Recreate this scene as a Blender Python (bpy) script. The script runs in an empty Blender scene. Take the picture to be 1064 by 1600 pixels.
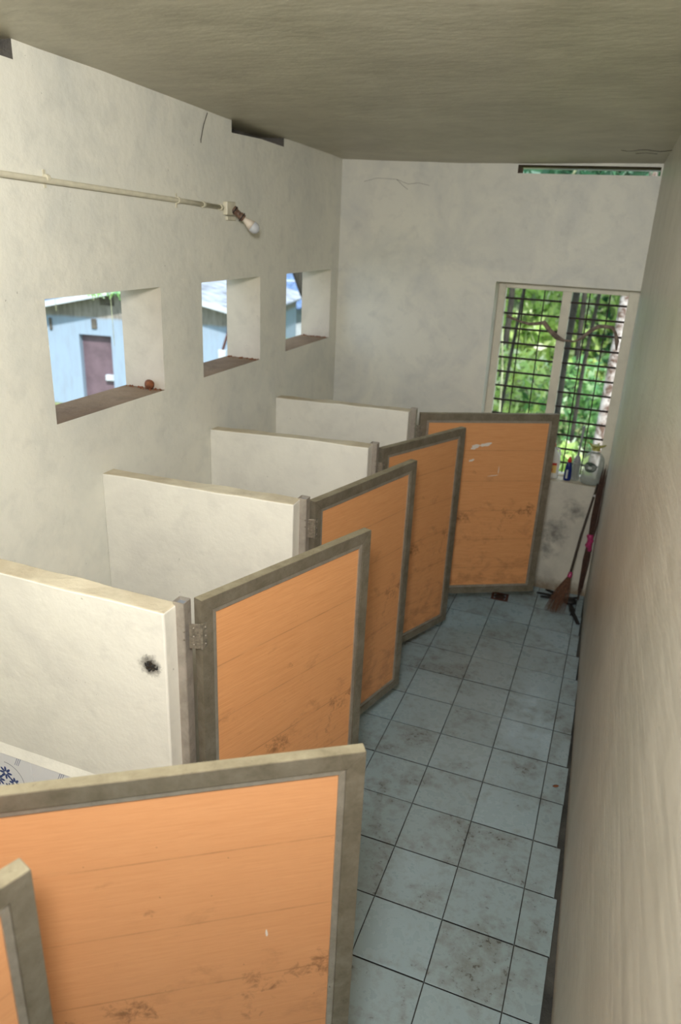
import bpy, bmesh, math, random
from mathutils import Vector, Matrix
random.seed(7)
S = bpy.context.scene
COL = S.collection

# ------------------------------------------------------------------ camera
cam_d = bpy.data.cameras.new('camera')
cam = bpy.data.objects.new('camera', cam_d); COL.objects.link(cam)
R_ = Vector((0.93217753, 0.35948989, 0.04256855))
U_ = Vector((-0.16862108, 0.32714174, 0.92980923))
F_ = Vector((-0.32033106, 0.87392523, -0.36557175))
CP = Vector((0.0039, -4.6832, 2.7075))
cam.matrix_world = Matrix(((R_.x, U_.x, -F_.x, CP.x), (R_.y, U_.y, -F_.y, CP.y), (R_.z, U_.z, -F_.z, CP.z), (0, 0, 0, 1)))
cam_d.sensor_fit = 'VERTICAL'; cam_d.sensor_height = 36.0; cam_d.sensor_width = 24.0
cam_d.lens = 1149.92 / 1600 * 36.0
cam_d.clip_start = 0.02; cam_d.clip_end = 200
cam_d.dof.use_dof = True; cam_d.dof.focus_distance = 2.7; cam_d.dof.aperture_fstop = 2.4
S.camera = cam

# ------------------------------------------------------------------ colour management
S.view_settings.view_transform = 'Standard'; S.view_settings.look = 'None'
S.view_settings.gamma = 1; S.view_settings.use_curve_mapping = False
S.view_settings.exposure = 1.0

# ------------------------------------------------------------------ world, sun, flash bounced off the ceiling
W = bpy.data.worlds.new('sky'); S.world = W; W.use_nodes = True
nt = W.node_tree; bg = nt.nodes['Background']
bg.inputs[0].default_value = (0.72, 0.86, 1.0, 1); bg.inputs[1].default_value = 0.95

sun_d = bpy.data.lights.new('sun', 'SUN'); sun_d.energy = 3.1; sun_d.angle = math.radians(3); sun_d.color = (1, .97, .9)
sun = bpy.data.objects.new('sun', sun_d); COL.objects.link(sun)
sun.rotation_euler = Vector((0.4, -0.6, 0.8)).to_track_quat('Z', 'Y').to_euler()

fl_d = bpy.data.lights.new('flash_bounce', 'AREA'); fl_d.shape = 'DISK'; fl_d.size = 0.42
fl_d.energy = 47; fl_d.color = (1.0, .985, .96)
fl = bpy.data.objects.new('flash_bounce', fl_d); COL.objects.link(fl)
fl.location = (-0.10, -4.72, 3.13)
fl.rotation_euler = (-Vector((-0.55, 0.80, -0.22))).to_track_quat('Z', 'Y').to_euler()

# ------------------------------------------------------------------ helpers
def lin(c):
    return tuple(((v / 255) / 12.92 if v / 255 <= .04045 else (((v / 255) + .055) / 1.055) ** 2.4) for v in c) + (1,)

class NT:
    def __init__(s, name):
        s.m = bpy.data.materials.new(name); s.m.use_nodes = True
        s.t = s.m.node_tree; s.b = s.t.nodes['Principled BSDF']; s.x = -300
    def n(s, typ, **k):
        o = s.t.nodes.new(typ); s.x -= 30; o.location = (s.x, 0)
        for a, v in k.items():
            if a.startswith('i_'):
                o.inputs[int(a[2:]) if a[2:].isdigit() else a[2:]].default_value = v
            else: setattr(o, a, v)
        return o
    def l(s, a, b): s.t.links.new(a, b)
    def coord(s, scale=(1, 1, 1), kind='Object', rot=(0, 0, 0)):
        c = s.n('ShaderNodeTexCoord'); m = s.n('ShaderNodeMapping'); m.inputs['Scale'].default_value = scale
        m.inputs['Rotation'].default_value = rot
        s.l(c.outputs[kind], m.inputs[0]); return m.outputs[0]
    def noise(s, vec, scale, detail=4, rough=.55, dist=0):
        o = s.n('ShaderNodeTexNoise'); o.inputs['Scale'].default_value = scale; o.inputs['Detail'].default_value = detail
        o.inputs['Roughness'].default_value = rough; o.inputs['Distortion'].default_value = dist
        s.l(vec, o.inputs['Vector']); return o.outputs['Fac']
    def ramp(s, fac, stops):
        o = s.n('ShaderNodeValToRGB'); cr = o.color_ramp
        while len(cr.elements) < len(stops): cr.elements.new(.5)
        for e, (p, c) in zip(cr.elements, stops): e.position = p; e.color = c if len(c) == 4 else (*c, 1)
        s.l(fac, o.inputs[0]); return o.outputs[0]
    def mix(s, fac, a, b, mode='MIX'):
        o = s.n('ShaderNodeMix', data_type='RGBA', blend_type=mode)
        for i, v in ((0, fac), (6, a), (7, b)):
            if hasattr(v, 'links') or hasattr(v, 'is_linked'): s.l(v, o.inputs[i])
            else: o.inputs[i].default_value = v
        return o.outputs[2]
    def math(s, op, a, b=None):
        o = s.n('ShaderNodeMath', operation=op)
        for i, v in ((0, a), (1, b)):
            if v is None: continue
            if hasattr(v, 'is_linked'): s.l(v, o.inputs[i])
            else: o.inputs[i].default_value = v
        return o.outputs[0]
    def bump(s, h, strength=.3, dist=.01, prev=None):
        o = s.n('ShaderNodeBump'); o.inputs['Strength'].default_value = strength; o.inputs['Distance'].default_value = dist
        s.l(h, o.inputs['Height'])
        if prev is not None: s.l(prev, o.inputs['Normal'])
        s.l(o.outputs[0], s.b.inputs['Normal']); return o.outputs[0]
    def base(s, c):
        if hasattr(c, 'is_linked'): s.l(c, s.b.inputs['Base Color'])
        else: s.b.inputs['Base Color'].default_value = c

def BW(v): return (v, v, v, 1)

def plain(name, c, rough=.5, metal=0, var=.0, scale=20, spec=.5):
    k = NT(name)
    if var:
        v = k.noise(k.coord(), scale)
        k.base(k.mix(k.ramp(v, [(.3, BW(0)), (.7, BW(1))]), lin(tuple(x * (1 - var) for x in c)), lin(c)))
    else: k.base(lin(c))
    k.b.inputs['Roughness'].default_value = rough; k.b.inputs['Metallic'].default_value = metal
    k.b.inputs['Specular IOR Level'].default_value = spec
    return k.m

def plaster(name, c, c2, stain=None, bumpy=.25, streak=None, rough=.45, spec=.35):
    k = NT(name); v = k.coord()
    big = k.noise(v, 2.2, 5, .6, .6); mid = k.noise(v, 9, 5, .6, .3); fine = k.noise(v, 55, 4, .6)
    col = k.mix(k.ramp(big, [(.42, BW(0)), (.68, BW(1))]), lin(c), lin(c2))
    col = k.mix(k.ramp(mid, [(.52, BW(0)), (.75, BW(.45))]), col, lin(tuple(x * .93 for x in c2)))
    specks = k.noise(v, 38, 3, .8)
    col = k.mix(k.ramp(specks, [(.71, BW(0)), (.76, BW(.7))]), col, lin((96, 90, 78)))
    if stain:
        st = k.noise(v, 3.1, 6, .7, .2)
        col = k.mix(k.ramp(st, [(.6, BW(0)), (.74, BW(.75))]), col, lin(stain))
    k.base(col)
    vs = k.coord(streak or (1, 1, 1))
    h1 = k.noise(vs, 16, 5, .6); h2 = k.noise(vs, 70, 3, .6)
    b = k.bump(h1, bumpy, .02); k.bump(h2, bumpy * .55, .004, b)
    k.b.inputs['Roughness'].default_value = rough; k.b.inputs['Specular IOR Level'].default_value = spec
    return k.m

M = {}
M['wall'] = plaster('painted_plaster', (233, 231, 218), (218, 218, 208), bumpy=.2)
M['wall_far'] = plaster('painted_plaster_far', (224, 222, 210), (204, 204, 198), bumpy=.16)
M['partition'] = plaster('painted_plaster_partition', (231, 228, 216), (219, 216, 206), bumpy=.16)
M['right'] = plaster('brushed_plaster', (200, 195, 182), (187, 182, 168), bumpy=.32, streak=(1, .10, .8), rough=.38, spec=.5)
M['ceiling'] = plaster('ceiling_plaster', (190, 185, 164), (172, 167, 146), bumpy=.42, streak=(.16, .3, 1), rough=.42, spec=.4)
M['sill'] = plaster('dusty_cement', (142, 120, 98), (118, 98, 80), stain=(88, 72, 58), bumpy=.5, rough=.9, spec=.1)
M['jamb'] = plaster('plaster_reveal', (200, 190, 174), (184, 174, 160), stain=(160, 146, 128), bumpy=.2, rough=.6)  # darker, browner plaster on the sides of the openings
M['soot'] = plaster('sooty_shaded_cement', (104, 100, 93), (68, 66, 63), bumpy=.8, rough=.9, spec=.1)  # dark cement; shade inside the vent slots is put into this colour
M['partition_top'] = plaster('worn_plaster_edge', (214, 204, 180), (186, 172, 146), stain=(150, 128, 100), bumpy=.4, rough=.6, spec=.2)
M['cement'] = plaster('dark_cement', (84, 84, 80), (48, 50, 50), stain=(30, 42, 52), bumpy=.8, rough=.9, spec=.1)

def m_low_wall():
    k = NT('stained_plaster_under_window'); v = k.coord()
    big = k.noise(v, 3, 5, .6, .6)
    col = k.mix(k.ramp(big, [(.4, BW(0)), (.7, BW(1))]), lin((212, 207, 192)), lin((188, 184, 172)))
    # grey mould blotches
    sx = k.n('ShaderNodeSeparateXYZ'); k.l(v, sx.inputs[0])
    def blob(x, z, r):
        dx = k.math('SUBTRACT', sx.outputs[0], x); dz = k.math('SUBTRACT', sx.outputs[2], z)
        d = k.math('SQRT', k.math('ADD', k.math('MULTIPLY', dx, dx), k.math('MULTIPLY', dz, dz)))
        return k.math('SUBTRACT', 1.0, k.math('DIVIDE', d, r))
    b = k.math('MAXIMUM', blob(-.26, .50, .19), k.math('MAXIMUM', blob(-.13, .70, .14), blob(-.30, .34, .12)))
    nz = k.noise(v, 13, 5, .7)
    f = k.math('ADD', k.math('MULTIPLY', b, 1.0), k.math('MULTIPLY', k.math('SUBTRACT', nz, .58), 2.0))
    col = k.mix(k.ramp(f, [(.15, BW(0)), (.95, BW(.75))]), col, lin((84, 84, 82)))
    # browner and darker towards the floor, edge broken by noise
    g = k.math('ADD', k.math('SUBTRACT', 1.0, k.math('MULTIPLY', sx.outputs[2], 9)), k.math('MULTIPLY', k.math('SUBTRACT', nz, .5), 1.6))
    col = k.mix(k.ramp(g, [(0, BW(0)), (.9, BW(.8))]), col, lin((120, 100, 72)))
    k.base(col); k.bump(k.noise(v, 30, 5), .3, .01); k.b.inputs['Roughness'].default_value = .6
    return k.m
M['low'] = m_low_wall()

def m_tile():
    k = NT('pale_blue_floor_tile'); v = k.coord()
    big = k.noise(v, 1.4, 4, .6, .3)
    col = k.mix(k.ramp(big, [(.35, BW(0)), (.7, BW(1))]), lin((156, 176, 184)), lin((142, 162, 168)))
    # shoe dirt : patchy, trodden
    isl = k.n('ShaderNodeNewGeometry').outputs['Random Per Island']
    col = k.mix(k.ramp(isl, [(0, BW(0)), (1, BW(.4))]), col, lin((138, 152, 154)))
    d1 = k.noise(v, 4.5, 4, .62, .2); d2 = k.noise(v, 20, 4, .65, .2)
    d1 = k.math('ADD', d1, k.math('MULTIPLY', k.math('SUBTRACT', isl, .5), .10))
    dd = k.math('ADD', k.math('MULTIPLY', d1, .62), k.math('MULTIPLY', d2, .42))
    col = k.mix(k.ramp(dd, [(.50, BW(0)), (.68, BW(.55))]), col, lin((104, 98, 84)))
    d3 = k.noise(v, 42, 5, .7)
    col = k.mix(k.ramp(k.math('MULTIPLY', d3, k.math('ADD', d1, .55)), [(.66, BW(0)), (.78, BW(.8))]), col, lin((62, 56, 46)))
    k.base(col)
    k.l(k.ramp(dd, [(.42, BW(.22)), (.62, BW(.6))]), k.b.inputs['Roughness'])
    k.bump(k.noise(v, 9, 3), .04, .01)
    return k.m
M['tile'] = m_tile()

def m_panel(name, c, c2, seams=(.25,), dirt=.5):
    k = NT(name); v = k.coord()
    grain = k.noise(k.coord((1.6, 1, 46)), 4, 6, .65, .35)
    fine = k.noise(k.coord((4, 1, 160)), 5, 3, .6)
    col = k.mix(k.ramp(grain, [(.3, BW(0)), (.7, BW(1))]), lin(c2), lin(c))
    col = k.mix(k.ramp(fine, [(.55, BW(0)), (.75, BW(.35))]), col, lin(tuple(x * .8 for x in c2)))
    sx = k.n('ShaderNodeSeparateXYZ'); k.l(v, sx.inputs[0])
    fr = k.math('FRACT', k.math('DIVIDE', k.math('ADD', sx.outputs[2], .01), .22))
    tri = k.math('ABSOLUTE', k.math('SUBTRACT', fr, .5))     # .5 at the board joints
    sm = k.ramp(tri, [(.486, BW(0)), (.497, BW(1))])
    nz = k.noise(v, 7, 5, .7)
    col = k.mix(k.math('MULTIPLY', sm, k.ramp(nz, [(.35, BW(.05)), (.7, BW(.6))])), col, lin((120, 80, 48)))
    # smears gathered just above the joints
    near = k.ramp(tri, [(.36, BW(0)), (.5, BW(.5))])
    col = k.mix(k.math('MULTIPLY', near, k.ramp(grain, [(.5, BW(0)), (.72, BW(1))])), col, lin((160, 112, 70)))
    dn = k.noise(k.coord((1, 1, 1.6)), 5, 7, .75, .4)
    low = k.math('SUBTRACT', 1.0, k.math('MULTIPLY', sx.outputs[2], .95))
    dirtf = k.math('ADD', dn, k.math('MULTIPLY', low, .16))
    col = k.mix(k.ramp(dirtf, [(.58, BW(0)), (.78, BW(dirt))]), col, lin((104, 66, 36)))
    sc = k.math('MULTIPLY', k.noise(v, 26, 5, .75, .5), k.ramp(k.noise(v, 3.2, 2, .5), [(.45, BW(0)), (.7, BW(1))]))
    col = k.mix(k.ramp(sc, [(.40, BW(0)), (.56, BW(.7))]), col, lin((104, 68, 40)))
    sp = k.noise(v, 60, 2, .5)
    col = k.mix(k.ramp(sp, [(.78, BW(0)), (.80, BW(.6))]), col, lin((70, 44, 26)))
    k.base(col); k.bump(sm, -.2, .002)
    k.b.inputs['Roughness'].default_value = .42; k.b.inputs['Specular IOR Level'].default_value = .4
    return k.m
M['panel_near_dimmed'] = m_panel('orange_laminate_dimmed', (208, 152, 106), (198, 140, 94), dirt=.35)  # same laminate as the other doors, darkened to offset strong nearby light
M['panel'] = m_panel('orange_laminate_worn', (220, 160, 108), (204, 142, 90), dirt=.5)

def m_alu(name, c, dirt, metal=.75, rough=.38):
    k = NT(name); v = k.coord()
    a = k.noise(v, 13, 6, .7, .3); b = k.noise(v, 120, 3, .7)
    col = k.mix(k.ramp(a, [(.35, BW(.15)), (.7, BW(.9))]), lin(c), lin(dirt))
    sp = k.ramp(b, [(.66, BW(0)), (.74, BW(.8))])
    col = k.mix(sp, col, lin((66, 58, 48)))
    k.base(col)
    k.l(k.ramp(a, [(.3, BW(rough)), (.7, BW(rough + .22))]), k.b.inputs['Roughness'])
    k.b.inputs['Metallic'].default_value = metal
    k.bump(b, .12, .002)
    return k.m
M['alu'] = m_alu('dull_aluminium', (160, 152, 136), (116, 108, 90), metal=.6, rough=.3)
M['alu_top'] = m_alu('dusty_aluminium_top', (166, 157, 132), (124, 114, 92), metal=.2, rough=.5)
M['post'] = m_alu('aluminium_post', (188, 180, 170), (150, 142, 130), metal=.5)
M['bead'] = m_alu('glazing_bead_aluminium', (200, 194, 182), (160, 152, 138), metal=.7, rough=.28)
M['steel'] = plain('hinge_steel', (158, 150, 134), .4, .5, .3, 90)
M['dark'] = plain('dark_gap', (34, 32, 30), .8)
M['frame_paint'] = plaster('cream_painted_wood', (224, 218, 200), (206, 200, 184), bumpy=.15)
M['iron'] = plain('rusted_iron_bar', (62, 50, 44), .65, .5, .4, 40)
M['pvc'] = plain('cream_painted_pvc', (222, 216, 192), .35, 0, .08, 20)
M['white_smear'] = plain('dried_white_paint', (214, 206, 196), .7)
M['rag'] = plain('dusty_grey_cloth', (150, 132, 118), .9, 0, .35, 30)
M['bakelite'] = plain('stained_bulb_holder', (134, 104, 84), .5, 0, .6, 60)
M['bulb_white'] = plain('white_bulb_body', (226, 214, 196), .35, 0, .05)
def m_glass(name, c, rough=.05, alpha=.35, trans=.0):
    k = NT(name); k.base(lin(c)); k.b.inputs['Roughness'].default_value = rough
    k.b.inputs['Transmission Weight'].default_value = trans
    k.b.inputs['Alpha'].default_value = alpha; k.b.inputs['IOR'].default_value = 1.3
    return k.m
M['bulb_dome'] = m_glass('frosted_bulb_dome', (205, 208, 212), .12, .9)
M['clear_plastic'] = m_glass('clear_plastic', (190, 196, 188), .08, .42)
M['cloudy_plastic'] = m_glass('cloudy_translucent_plastic', (232, 232, 226), .3, .9)
M['water'] = m_glass('cloudy_water', (176, 180, 168), .1, .5)
M['grey_plastic'] = plain('grey_plastic', (140, 142, 144), .4)
M['blue_plastic'] = plain('deep_blue_plastic', (24, 38, 104), .25)
M['red_plastic'] = plain('red_plastic', (206, 44, 34), .35)
M['yellow_plastic'] = plain('yellow_green_film', (178, 172, 84), .4, 0, .2)
M['label_yellow'] = plain('yellow_label', (226, 190, 110), .5)
M['label_red'] = plain('red_label', (190, 46, 40), .5)
M['label_dark'] = plain('dark_green_label', (58, 74, 66), .5)
M['label_pale'] = plain('pale_label', (190, 196, 190), .5)
M['straw'] = plain('brown_broom_ribs', (116, 76, 50), .8, 0, .5, 60)
M['straw_dark'] = plain('dark_broom_ribs', (84, 56, 42), .85, 0, .5, 60)
M['pink'] = plain('pink_plastic_binding', (196, 62, 120), .3, 0, .3, 60)
M['stick'] = plain('dark_stick', (70, 58, 48), .7, 0, .3, 30)
M['black_rag'] = plain('black_rubber', (30, 28, 28), .6, 0, .3, 30)
M['white_wire'] = plain('white_wire', (205, 205, 205), .5)
M['rust'] = plain('rusty_drain_metal', (112, 62, 46), .6, .2, .5, 60)
M['seed'] = plain('brown_clay', (134, 78, 44), .8, 0, .3, 60)
M['web'] = plain('cobweb_dust', (74, 66, 54), .95)
M['ceramic'] = plain('white_glazed_tile', (232, 232, 233), .12)
M['ink'] = plain('blue_glaze', (62, 78, 128), .15)
M['ink_grey'] = plain('grey_glaze', (140, 142, 152), .15)
M['b_white'] = None

def m_facade():
    k = NT('pale_blue_limewash'); v = k.coord()
    sx = k.n('ShaderNodeSeparateXYZ'); k.l(v, sx.inputs[0])
    nz = k.noise(v, 1.6, 6, .7); n2 = k.noise(k.coord((3, 3, .5)), 2.2, 6, .7)
    blue = k.mix(k.ramp(n2, [(.45, BW(0)), (.75, BW(.55))]), lin((142, 162, 184)), lin((128, 136, 146)))
    grey = k.mix(k.ramp(n2, [(.35, BW(0)), (.7, BW(1))]), lin((160, 156, 150)), lin((100, 96, 90)))
    e = k.math('ADD', sx.outputs[2], k.math('MULTIPLY', k.math('SUBTRACT', nz, .5), .12))
    f = k.ramp(k.math('ADD', k.math('MULTIPLY', k.math('SUBTRACT', e, 2.36), 12), .5), [(.0, BW(0)), (1, BW(1))])
    k.base(k.mix(f, blue, grey)); k.b.inputs['Roughness'].default_value = .85
    k.bump(nz, .2, .02)
    return k.m
M['facade'] = m_facade()
M['purple'] = plain('faded_purple_door', (112, 94, 104), .6, 0, .2, 3)
M['corr'] = plain('weathered_metal_sheet', (176, 184, 196), .45, .4, .35, 3)
M['corr_blue'] = plain('blue_metal_sheet', (120, 150, 200), .45, .3, .35, 3)
M['white_ext'] = plain('pale_lime_wall', (196, 206, 214), .8, 0, .15, 3)
M['grass'] = plain('grass_ground', (134, 142, 92), .9, 0, .35, 1.3)

def m_bark(name, c, c2, sc=(1, 1, .4)):
    k = NT(name); a = k.noise(k.coord(sc), 7, 6, .75, .5)
    k.base(k.mix(k.ramp(a, [(.42, BW(0)), (.58, BW(1))]), lin(c), lin(c2)))
    k.b.inputs['Roughness'].default_value = .9; k.bump(a, .6, .05)
    return k.m
M['bark_pale'] = m_bark('pale_blotched_bark', (196, 188, 184), (96, 74, 62), (1, 1, .8))
M['bark_dark'] = m_bark('dark_bark', (62, 58, 50), (34, 32, 28))
M['vine'] = m_bark('pale_vine_bark', (178, 184, 150), (128, 130, 100))
def m_leaf(name, c, c2, trans=.4):
    k = NT(name); a = k.noise(k.coord(), 1.4, 3, .6)
    col = k.mix(k.ramp(a, [(.35, BW(0)), (.65, BW(1))]), lin(c), lin(c2))
    isl = k.n('ShaderNodeNewGeometry').outputs['Random Per Island']
    dk = lin(tuple(x * .5 for x in c2)); lt = lin(tuple(min(250, x * .5 + 155) for x in c))  # near-white and dark leaves put sparkle and shade into the colour
    col = k.mix(k.ramp(isl, [(.0, BW(1)), (.3, BW(0))]), col, dk)
    col = k.mix(k.ramp(isl, [(.72, BW(0)), (.95, BW(.9))]), col, lt)
    k.base(col); k.b.inputs['Roughness'].default_value = .3
    tr = k.n('ShaderNodeBsdfTranslucent'); k.l(col, tr.inputs[0])
    ms = k.n('ShaderNodeMixShader'); ms.inputs[0].default_value = trans
    k.l(k.b.outputs[0], ms.inputs[1]); k.l(tr.outputs[0], ms.inputs[2])
    out = [n for n in k.t.nodes if n.type == 'OUTPUT_MATERIAL'][0]
    k.l(ms.outputs[0], out.inputs[0]); return k.m
M['leaf_lime'] = m_leaf('lime_leaves', (214, 232, 150), (172, 210, 122), .5)
M['leaf_mid'] = m_leaf('mid_green_leaves', (156, 200, 118), (112, 170, 118), .45)
M['leaf_dark'] = m_leaf('blue_green_leaves', (104, 152, 116), (76, 128, 96), .4)

def finish(name, bm, mats, parent=None, smooth=False, loc=None, rot=None):
    bmesh.ops.recalc_face_normals(bm, faces=bm.faces[:])
    me = bpy.data.meshes.new(name); bm.to_mesh(me); bm.free()
    for m in (mats if isinstance(mats, (list, tuple)) else [mats]): me.materials.append(m)
    if smooth:
        for p in me.polygons: p.use_smooth = len(p.vertices) <= 4
    o = bpy.data.objects.new(name, me); COL.objects.link(o)
    if parent: o.parent = parent
    if loc is not None: o.location = loc
    if rot is not None: o.rotation_euler = rot
    return o
def tag(o, label=None, cat=None, group=None, kind=None):
    if label: o['label'] = label
    if cat: o['category'] = cat
    if group: o['group'] = group
    if kind: o['kind'] = kind
    return o
def thing(name, label, cat, loc=(0, 0, 0), rz=0, group=None):
    o = bpy.data.objects.new(name, None); COL.objects.link(o); o.empty_display_size = .1
    o.location = loc; o.rotation_euler = (0, 0, rz)
    return tag(o, label, cat, group)
def box(bm, x0, x1, y0, y1, z0, z1, mi=0, bevel=0, M4=None):
    r = bmesh.ops.create_cube(bm, size=1)
    vs = r['verts']
    for v in vs:
        v.co = Vector(((x0 + x1) / 2 + v.co.x * (x1 - x0), (y0 + y1) / 2 + v.co.y * (y1 - y0), (z0 + z1) / 2 + v.co.z * (z1 - z0)))
    fs = {f for v in vs for f in v.link_faces}
    for f in fs: f.material_index = mi
    if bevel:
        es = {e for v in vs for e in v.link_edges}
        rr = bmesh.ops.bevel(bm, geom=list(es), offset=bevel, segments=2, affect='EDGES', profile=.5)
        for f in rr['faces']: f.material_index = mi
        vs = list({v for f in rr['faces'] for v in f.verts} | {v for v in vs if v.is_valid})
    if M4 is not None: bmesh.ops.transform(bm, matrix=M4, verts=vs)
    return vs
def tube(bm, pts, rad, seg=8, mi=0, cap=True):
    pts = [Vector(p) for p in pts]
    if not hasattr(rad, '__len__'): rad = [rad] * len(pts)
    rings = []; up = None
    for i, p in enumerate(pts):
        d = (pts[min(i + 1, len(pts) - 1)] - pts[max(i - 1, 0)]).normalized()
        if up is None: up = d.orthogonal().normalized()
        else:
            up = (up - d * up.dot(d))
            up = up.normalized() if up.length > 1e-6 else d.orthogonal().normalized()
        s = d.cross(up)
        rings.append([bm.verts.new(p + (up * math.cos(a) + s * math.sin(a)) * rad[i]) for a in [2 * math.pi * j / seg for j in range(seg)]])
    for a, b in zip(rings, rings[1:]):
        for j in range(seg):
            f = bm.faces.new((a[j], a[(j + 1) % seg], b[(j + 1) % seg], b[j])); f.material_index = mi
    if cap:
        f = bm.faces.new(rings[0][::-1]); f.material_index = mi
        f = bm.faces.new(rings[-1]); f.material_index = mi
def lathe(bm, prof, seg=24, c=(0, 0, 0), sx=1, sy=1, mi=0, expo=1):
    rings = []
    def sg(v): return math.copysign(abs(v) ** expo, v)
    for r, z in prof:
        rings.append([bm.verts.new((c[0] + r * sx * sg(math.cos(a)), c[1] + r * sy * sg(math.sin(a)), c[2] + z)) for a in [2 * math.pi * j / seg for j in range(seg)]])
    for a, b in zip(rings, rings[1:]):
        for j in range(seg):
            f = bm.faces.new((a[j], a[(j + 1) % seg], b[(j + 1) % seg], b[j])); f.material_index = mi
    bm.faces.new(rings[0][::-1]).material_index = mi; bm.faces.new(rings[-1]).material_index = mi
def block(xs, ys, zs, solid, mat=None, warp=None, sub=None):
    """watertight shell of the cells for which solid(i,j,k) is true; mat(axis, sign, centre) picks the slot"""
    bm = bmesh.new(); vd = {}
    def V(i, j, k):
        if (i, j, k) not in vd:
            c = Vector((xs[i], ys[j], zs[k]))
            if warp: c = Vector(warp(c))
            vd[i, j, k] = bm.verts.new(c)
        return vd[i, j, k]
    nx, ny, nz = len(xs) - 1, len(ys) - 1, len(zs) - 1
    def s(i, j, k): return 0 <= i < nx and 0 <= j < ny and 0 <= k < nz and solid(i, j, k)
    for i in range(nx):
        for j in range(ny):
            for k in range(nz):
                if not s(i, j, k): continue
                cc = Vector(((xs[i] + xs[i + 1]) / 2, (ys[j] + ys[j + 1]) / 2, (zs[k] + zs[k + 1]) / 2))
                for ax, sg_, q in ((0, -1, [(i, j, k), (i, j, k + 1), (i, j + 1, k + 1), (i, j + 1, k)]),
                                   (0, 1, [(i + 1, j, k), (i + 1, j + 1, k), (i + 1, j + 1, k + 1), (i + 1, j, k + 1)]),
                                   (1, -1, [(i, j, k), (i + 1, j, k), (i + 1, j, k + 1), (i, j, k + 1)]),
                                   (1, 1, [(i, j + 1, k), (i, j + 1, k + 1), (i + 1, j + 1, k + 1), (i + 1, j + 1, k)]),
                                   (2, -1, [(i, j, k), (i, j + 1, k), (i + 1, j + 1, k), (i + 1, j, k)]),
                                   (2, 1, [(i, j, k + 1), (i + 1, j, k + 1), (i + 1, j + 1, k + 1), (i, j + 1, k + 1)])):
                    d = [0, 0, 0]; d[ax] = sg_
                    if s(i + d[0], j + d[1], k + d[2]): continue
                    f = bm.faces.new([V(*t) for t in q])
                    if mat: f.material_index = mat(ax, sg_, cc)
    return bm
def sp(a, b, step):
    n = max(1, int(round((b - a) / step))); return [a + (b - a) * t / n for t in range(n + 1)]
def cuts(vals, step):
    out = []
    for a, b in zip(vals, vals[1:]): out += sp(a, b, step)[:-1]
    return out + [vals[-1]]

# ------------------------------------------------------------------ room constants
XL, YB = -2.179, 0.97
def zc(y): return 3.145 - .036 * (y - YB)          # ceiling falls towards the far wall
def xr(y): return .05 + .035 * (YB - y)            # the right wall runs a little askew

# ------------------------------------------------------------------ left wall with three openings
wins = [(-2.266, -1.460), (-1.074, -.374), (.012, .820)]
WZ0, WZ1 = 1.86, 2.374
ys = cuts([-6.4, -3.05, -2.302, -2.266, -1.460, -1.074, -.721, -.374, -.055, .012, .820, YB, YB + .25], .4)
zs = cuts([-.3, 0, WZ0, WZ1, 3.09, 3.20], .6) + [3.36]
xs = [XL - .24, XL - .16, XL]
def solidL(i, j, k):
    y = (ys[j] + ys[j + 1]) / 2; z = (zs[k] + zs[k + 1]) / 2
    for a, b in wins:
        if a < y < b and WZ0 < z < WZ1: return False
    if i == 1 and z > 3.09 and (-.721 < y < -.055 or -3.05 < y < -2.302): return False
    return True
def warpL(c):
    z = c.z
    if abs(z - 3.36) < 1e-4: z = zc(c.y) + .02
    elif abs(z - 3.20) < 1e-4: z = zc(c.y) - .004
    elif abs(z - 3.09) < 1e-4: z = zc(c.y) - (.068 if c.y < -.4 or c.y > .2 else .05)
    return (c.x, c.y, z)
def matL(ax, s, c):
    if ax == 2 and s == 1 and c.z < 2.0: return 1
    if ax == 0 and s == 1 and c.x < XL - .16: return 2
    if ax != 0 and c.z > 3.05 and c.x > XL - .16: return 2
    if ax != 0 and WZ0 < c.z < WZ1: return 3
    return 0
tag(finish('wall_left', block(xs, ys, zs, solidL, matL, warpL), [M['wall'], M['sill'], M['soot'], M['jamb']]),
    'cream plastered left wall with three unglazed square openings', 'wall', kind='structure')

# ------------------------------------------------------------------ back wall
WX0, WZL, WZH = -.942, .918, 2.357
xs2 = cuts([XL, WX0, -.880, .040, .052, .30], .5)
ys2 = [YB, YB + .25]
zs2 = cuts([-.3, 0, WZL, WZH, 3.078, 3.131, 3.2], .5)
def solidB(i, j, k):
    x = (xs2[i] + xs2[i + 1]) / 2; z = (zs2[k] + zs2[k + 1]) / 2
    if WX0 < x < .052 and WZL < z < WZH: return False
    if -.880 < x < .040 and 3.078 < z < 3.131: return False
    return True
def matB(ax, s, c):
    if ax == 1 and s == -1 and c.z < WZL and c.x > WX0: return 1
    if ax == 2 and s == 1 and c.z < 1: return 2
    if c.z > 3.0 and ax != 1: return 3
    return 0
tag(finish('wall_back', block(xs2, ys2, zs2, solidB, matB), [M['wall_far'], M['low'], M['partition_top'], M['sill']]),
    'cream far wall with barred window and narrow vent slot', 'wall', kind='structure')

# ------------------------------------------------------------------ right wall, rear wall
ysr = cuts([-6.4, YB], .5); zsr = cuts([-.3, 3.38], .5)
bm = block([0, .2], ysr, zsr, lambda *a: True, None, lambda c: (c.x + xr(c.y), c.y, min(c.z, zc(c.y) + .02)))
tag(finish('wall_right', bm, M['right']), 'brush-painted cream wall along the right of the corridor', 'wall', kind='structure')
bm = bmesh.new(); box(bm, XL - .24, .55, -6.6, -6.4, -.3, 3.42)
tag(finish('wall_rear', bm, M['wall']), 'plain cream wall behind the entrance end', 'wall', kind='structure')

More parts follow.
